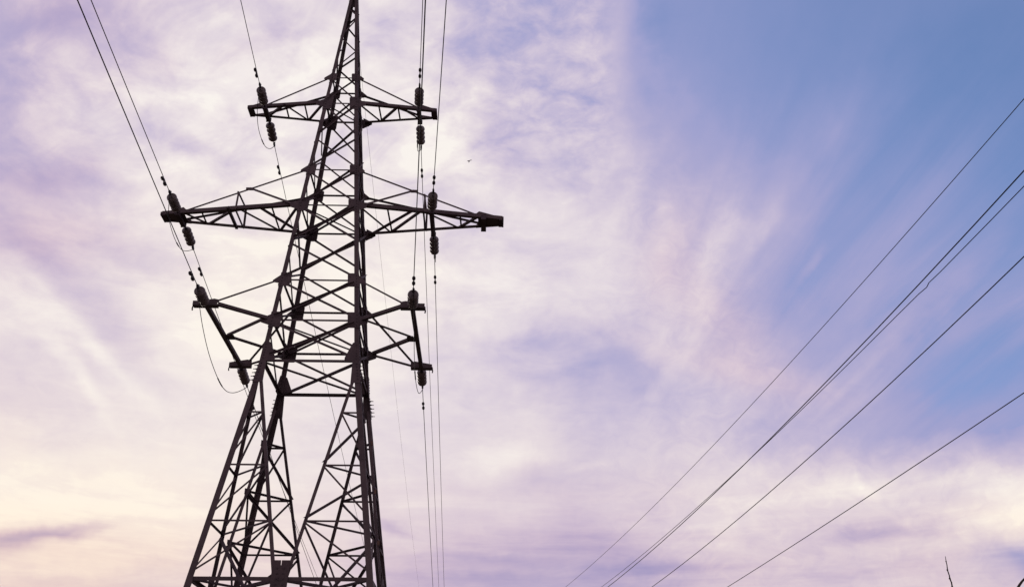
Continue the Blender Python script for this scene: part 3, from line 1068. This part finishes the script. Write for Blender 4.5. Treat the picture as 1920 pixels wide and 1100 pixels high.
#        lateral distance, height polynomial, radius, label
SEC = [
    (14.0, (.00105, -.12056, 15.30259), .0110, 'uppermost of the slanting wires at the right, thin and on its own'),
    (11.0, (.00179, -.15651, 11.24679), .0135, 'thick wire of the close pair of slanting wires at the right'),
    (13.0, (.00131, -.12836, 12.63086), .0110, 'thin wire of the close pair of slanting wires at the right, kinked near its top'),
    (12.5, (.00172, -.16000, 11.27621), .0130, 'thick single wire slanting below the close pair at the right'),
    (13.0, (.00059, -.07321, 8.14189), .0108, 'lowest and flattest of the slanting wires at the right'),
]
for k, (dist, (c2, c1, c0), r, lab) in enumerate(SEC):
    tmax = 118.0
    ts = [-6 + i * 2.0 for i in range(int((tmax + 6) / 2))]
    def at(t):
        return CAM + E_ * dist + D_ * t + Z * (c2 * t * t + c1 * t + c0)
    base = Vector((CAM.x, CAM.y, CAM.z))
    pts = [at(t) for t in ts]
    if k == 2:
        tk = 18.55
        pts = [at(t) for t in ts if t < tk - .9] + [at(tk - .5), at(tk - .12) + Z * .012, at(tk - .02) + Z * .015, at(tk + .10) - Z * .035, at(tk + .45) - Z * .008] + [at(t) for t in ts if t > tk + .9]
    m = MB()
    m.tube(pts, r, 6)
    tag(m.build('overhead_wire', WIRE, None, at(0)), lab, 'overhead wire', 'wires of the second line')


# ------------------------------------------------------------------ bare stems of shrubs at the lower right, and a bird
def ray(px, py):
    """direction through a point of the 1920 x 1100 photograph"""
    f = 1837.9
    return (fw + rt * ((px - 960) / f) - up * ((py - 550) / f)).normalized()


def on_dist(px, py, d):
    r = ray(px, py)
    return CAM + r * (d / math.hypot(r.x, r.y))


tip_px = [(1772.5, 1042), (1774, 1052), (1775.5, 1058), (1776.5, 1068), (1780, 1078), (1781, 1084), (1784, 1091), (1785.5, 1100), (1788, 1118), (1790, 1140)]
DS = 8.0
stem = [on_dist(x, y, DS + i * .02) for i, (x, y) in enumerate(tip_px)]
low = stem[-1]
stem += [low + Vector((.02, .02, -.5)), low + Vector((.05, .0, -1.1)), Vector((low.x + .06, low.y + .03, -.15))]
rad = [.0018, .003, .0035, .0042, .0042, .0050, .0050, .0055, .0065, .0075, .010, .013, .018]
m = MB()
m.tube(stem, rad, 7)
for i in (1, 3, 5, 7, 8):
    m.lathe([(-.006, .002), (-.002, rad[i] * 1.5), (.004, rad[i] * 1.5), (.010, .002)], stem[i], (stem[i - 1] - stem[i]), 7)
sh = m.build('bare_shrub', BARK, None, (low.x + .06, low.y + .03, -.1))
tag(sh, 'bare twig tip poking up at the bottom edge, left of the corner stem', 'shrub')
m = MB()
for (i, dx, dy, h) in ((10, .25, .1, .45), (10, -.22, .12, .40), (11, .3, -.1, .6), (11, -.28, -.16, .55)):
    p = stem[i]
    m.tube([p, p + Vector((dx * .5, dy * .5, h * .4)), p + Vector((dx * .8, dy * .8, h * .75)), p + Vector((dx, dy, h))], [.006, .005, .004, .002], 6)
m.build('branch', BARK, sh)

arc = [(1905, 1108), (1908.5, 1101), (1912, 1095), (1916, 1089.5), (1921, 1084), (1930, 1077), (1942, 1073), (1956, 1076), (1968, 1086), (1976, 1100)]
arcp = [on_dist(x, y, 6.5) for x, y in arc]
lo = arcp[0]
foot = Vector((lo.x - .12, lo.y + .05, -.15))
pts = [foot, foot.lerp(lo, .35) + Vector((-.06, 0, 0)), foot.lerp(lo, .75) + Vector((-.04, 0, 0))] + arcp
m = MB()
m.tube(pts, [.016, .013, .010] + [.0085 - .0006 * i for i in range(len(arcp))], 8)
tag(m.build('drooping_stem', BARK, None, foot), 'arched dark stem just entering at the bottom right corner', 'shrub')

bp_ = CAM + ray(880, 302.5) * 98.0
m = MB()
fwd = (rt * -.35 + up * -.55 + fw * .3).normalized()
m.lathe([(-.17, .004), (-.13, .020), (-.05, .036), (.04, .038), (.10, .026), (.14, .020), (.17, .004)], bp_, fwd, 10)
side = rt


def wing(sgn, rise, reach):
    a = bp_ + fwd * .06
    b = bp_ - fwd * .05
    e = bp_ + side * (sgn * reach * .5) + up * rise * 1.1
    t = bp_ + side * (sgn * reach) + up * rise
    m.plate([a, e + fwd * .05, t + fwd * .01, t - fwd * .015, e - fwd * .05, b], -fw, .010, 0)


wing(-1, .035, .22)
wing(1, .105, .25)
tag(m.build('bird', FEATHER, None, bp_), 'tiny bird in flight against the pale cloud right of the tower', 'bird')
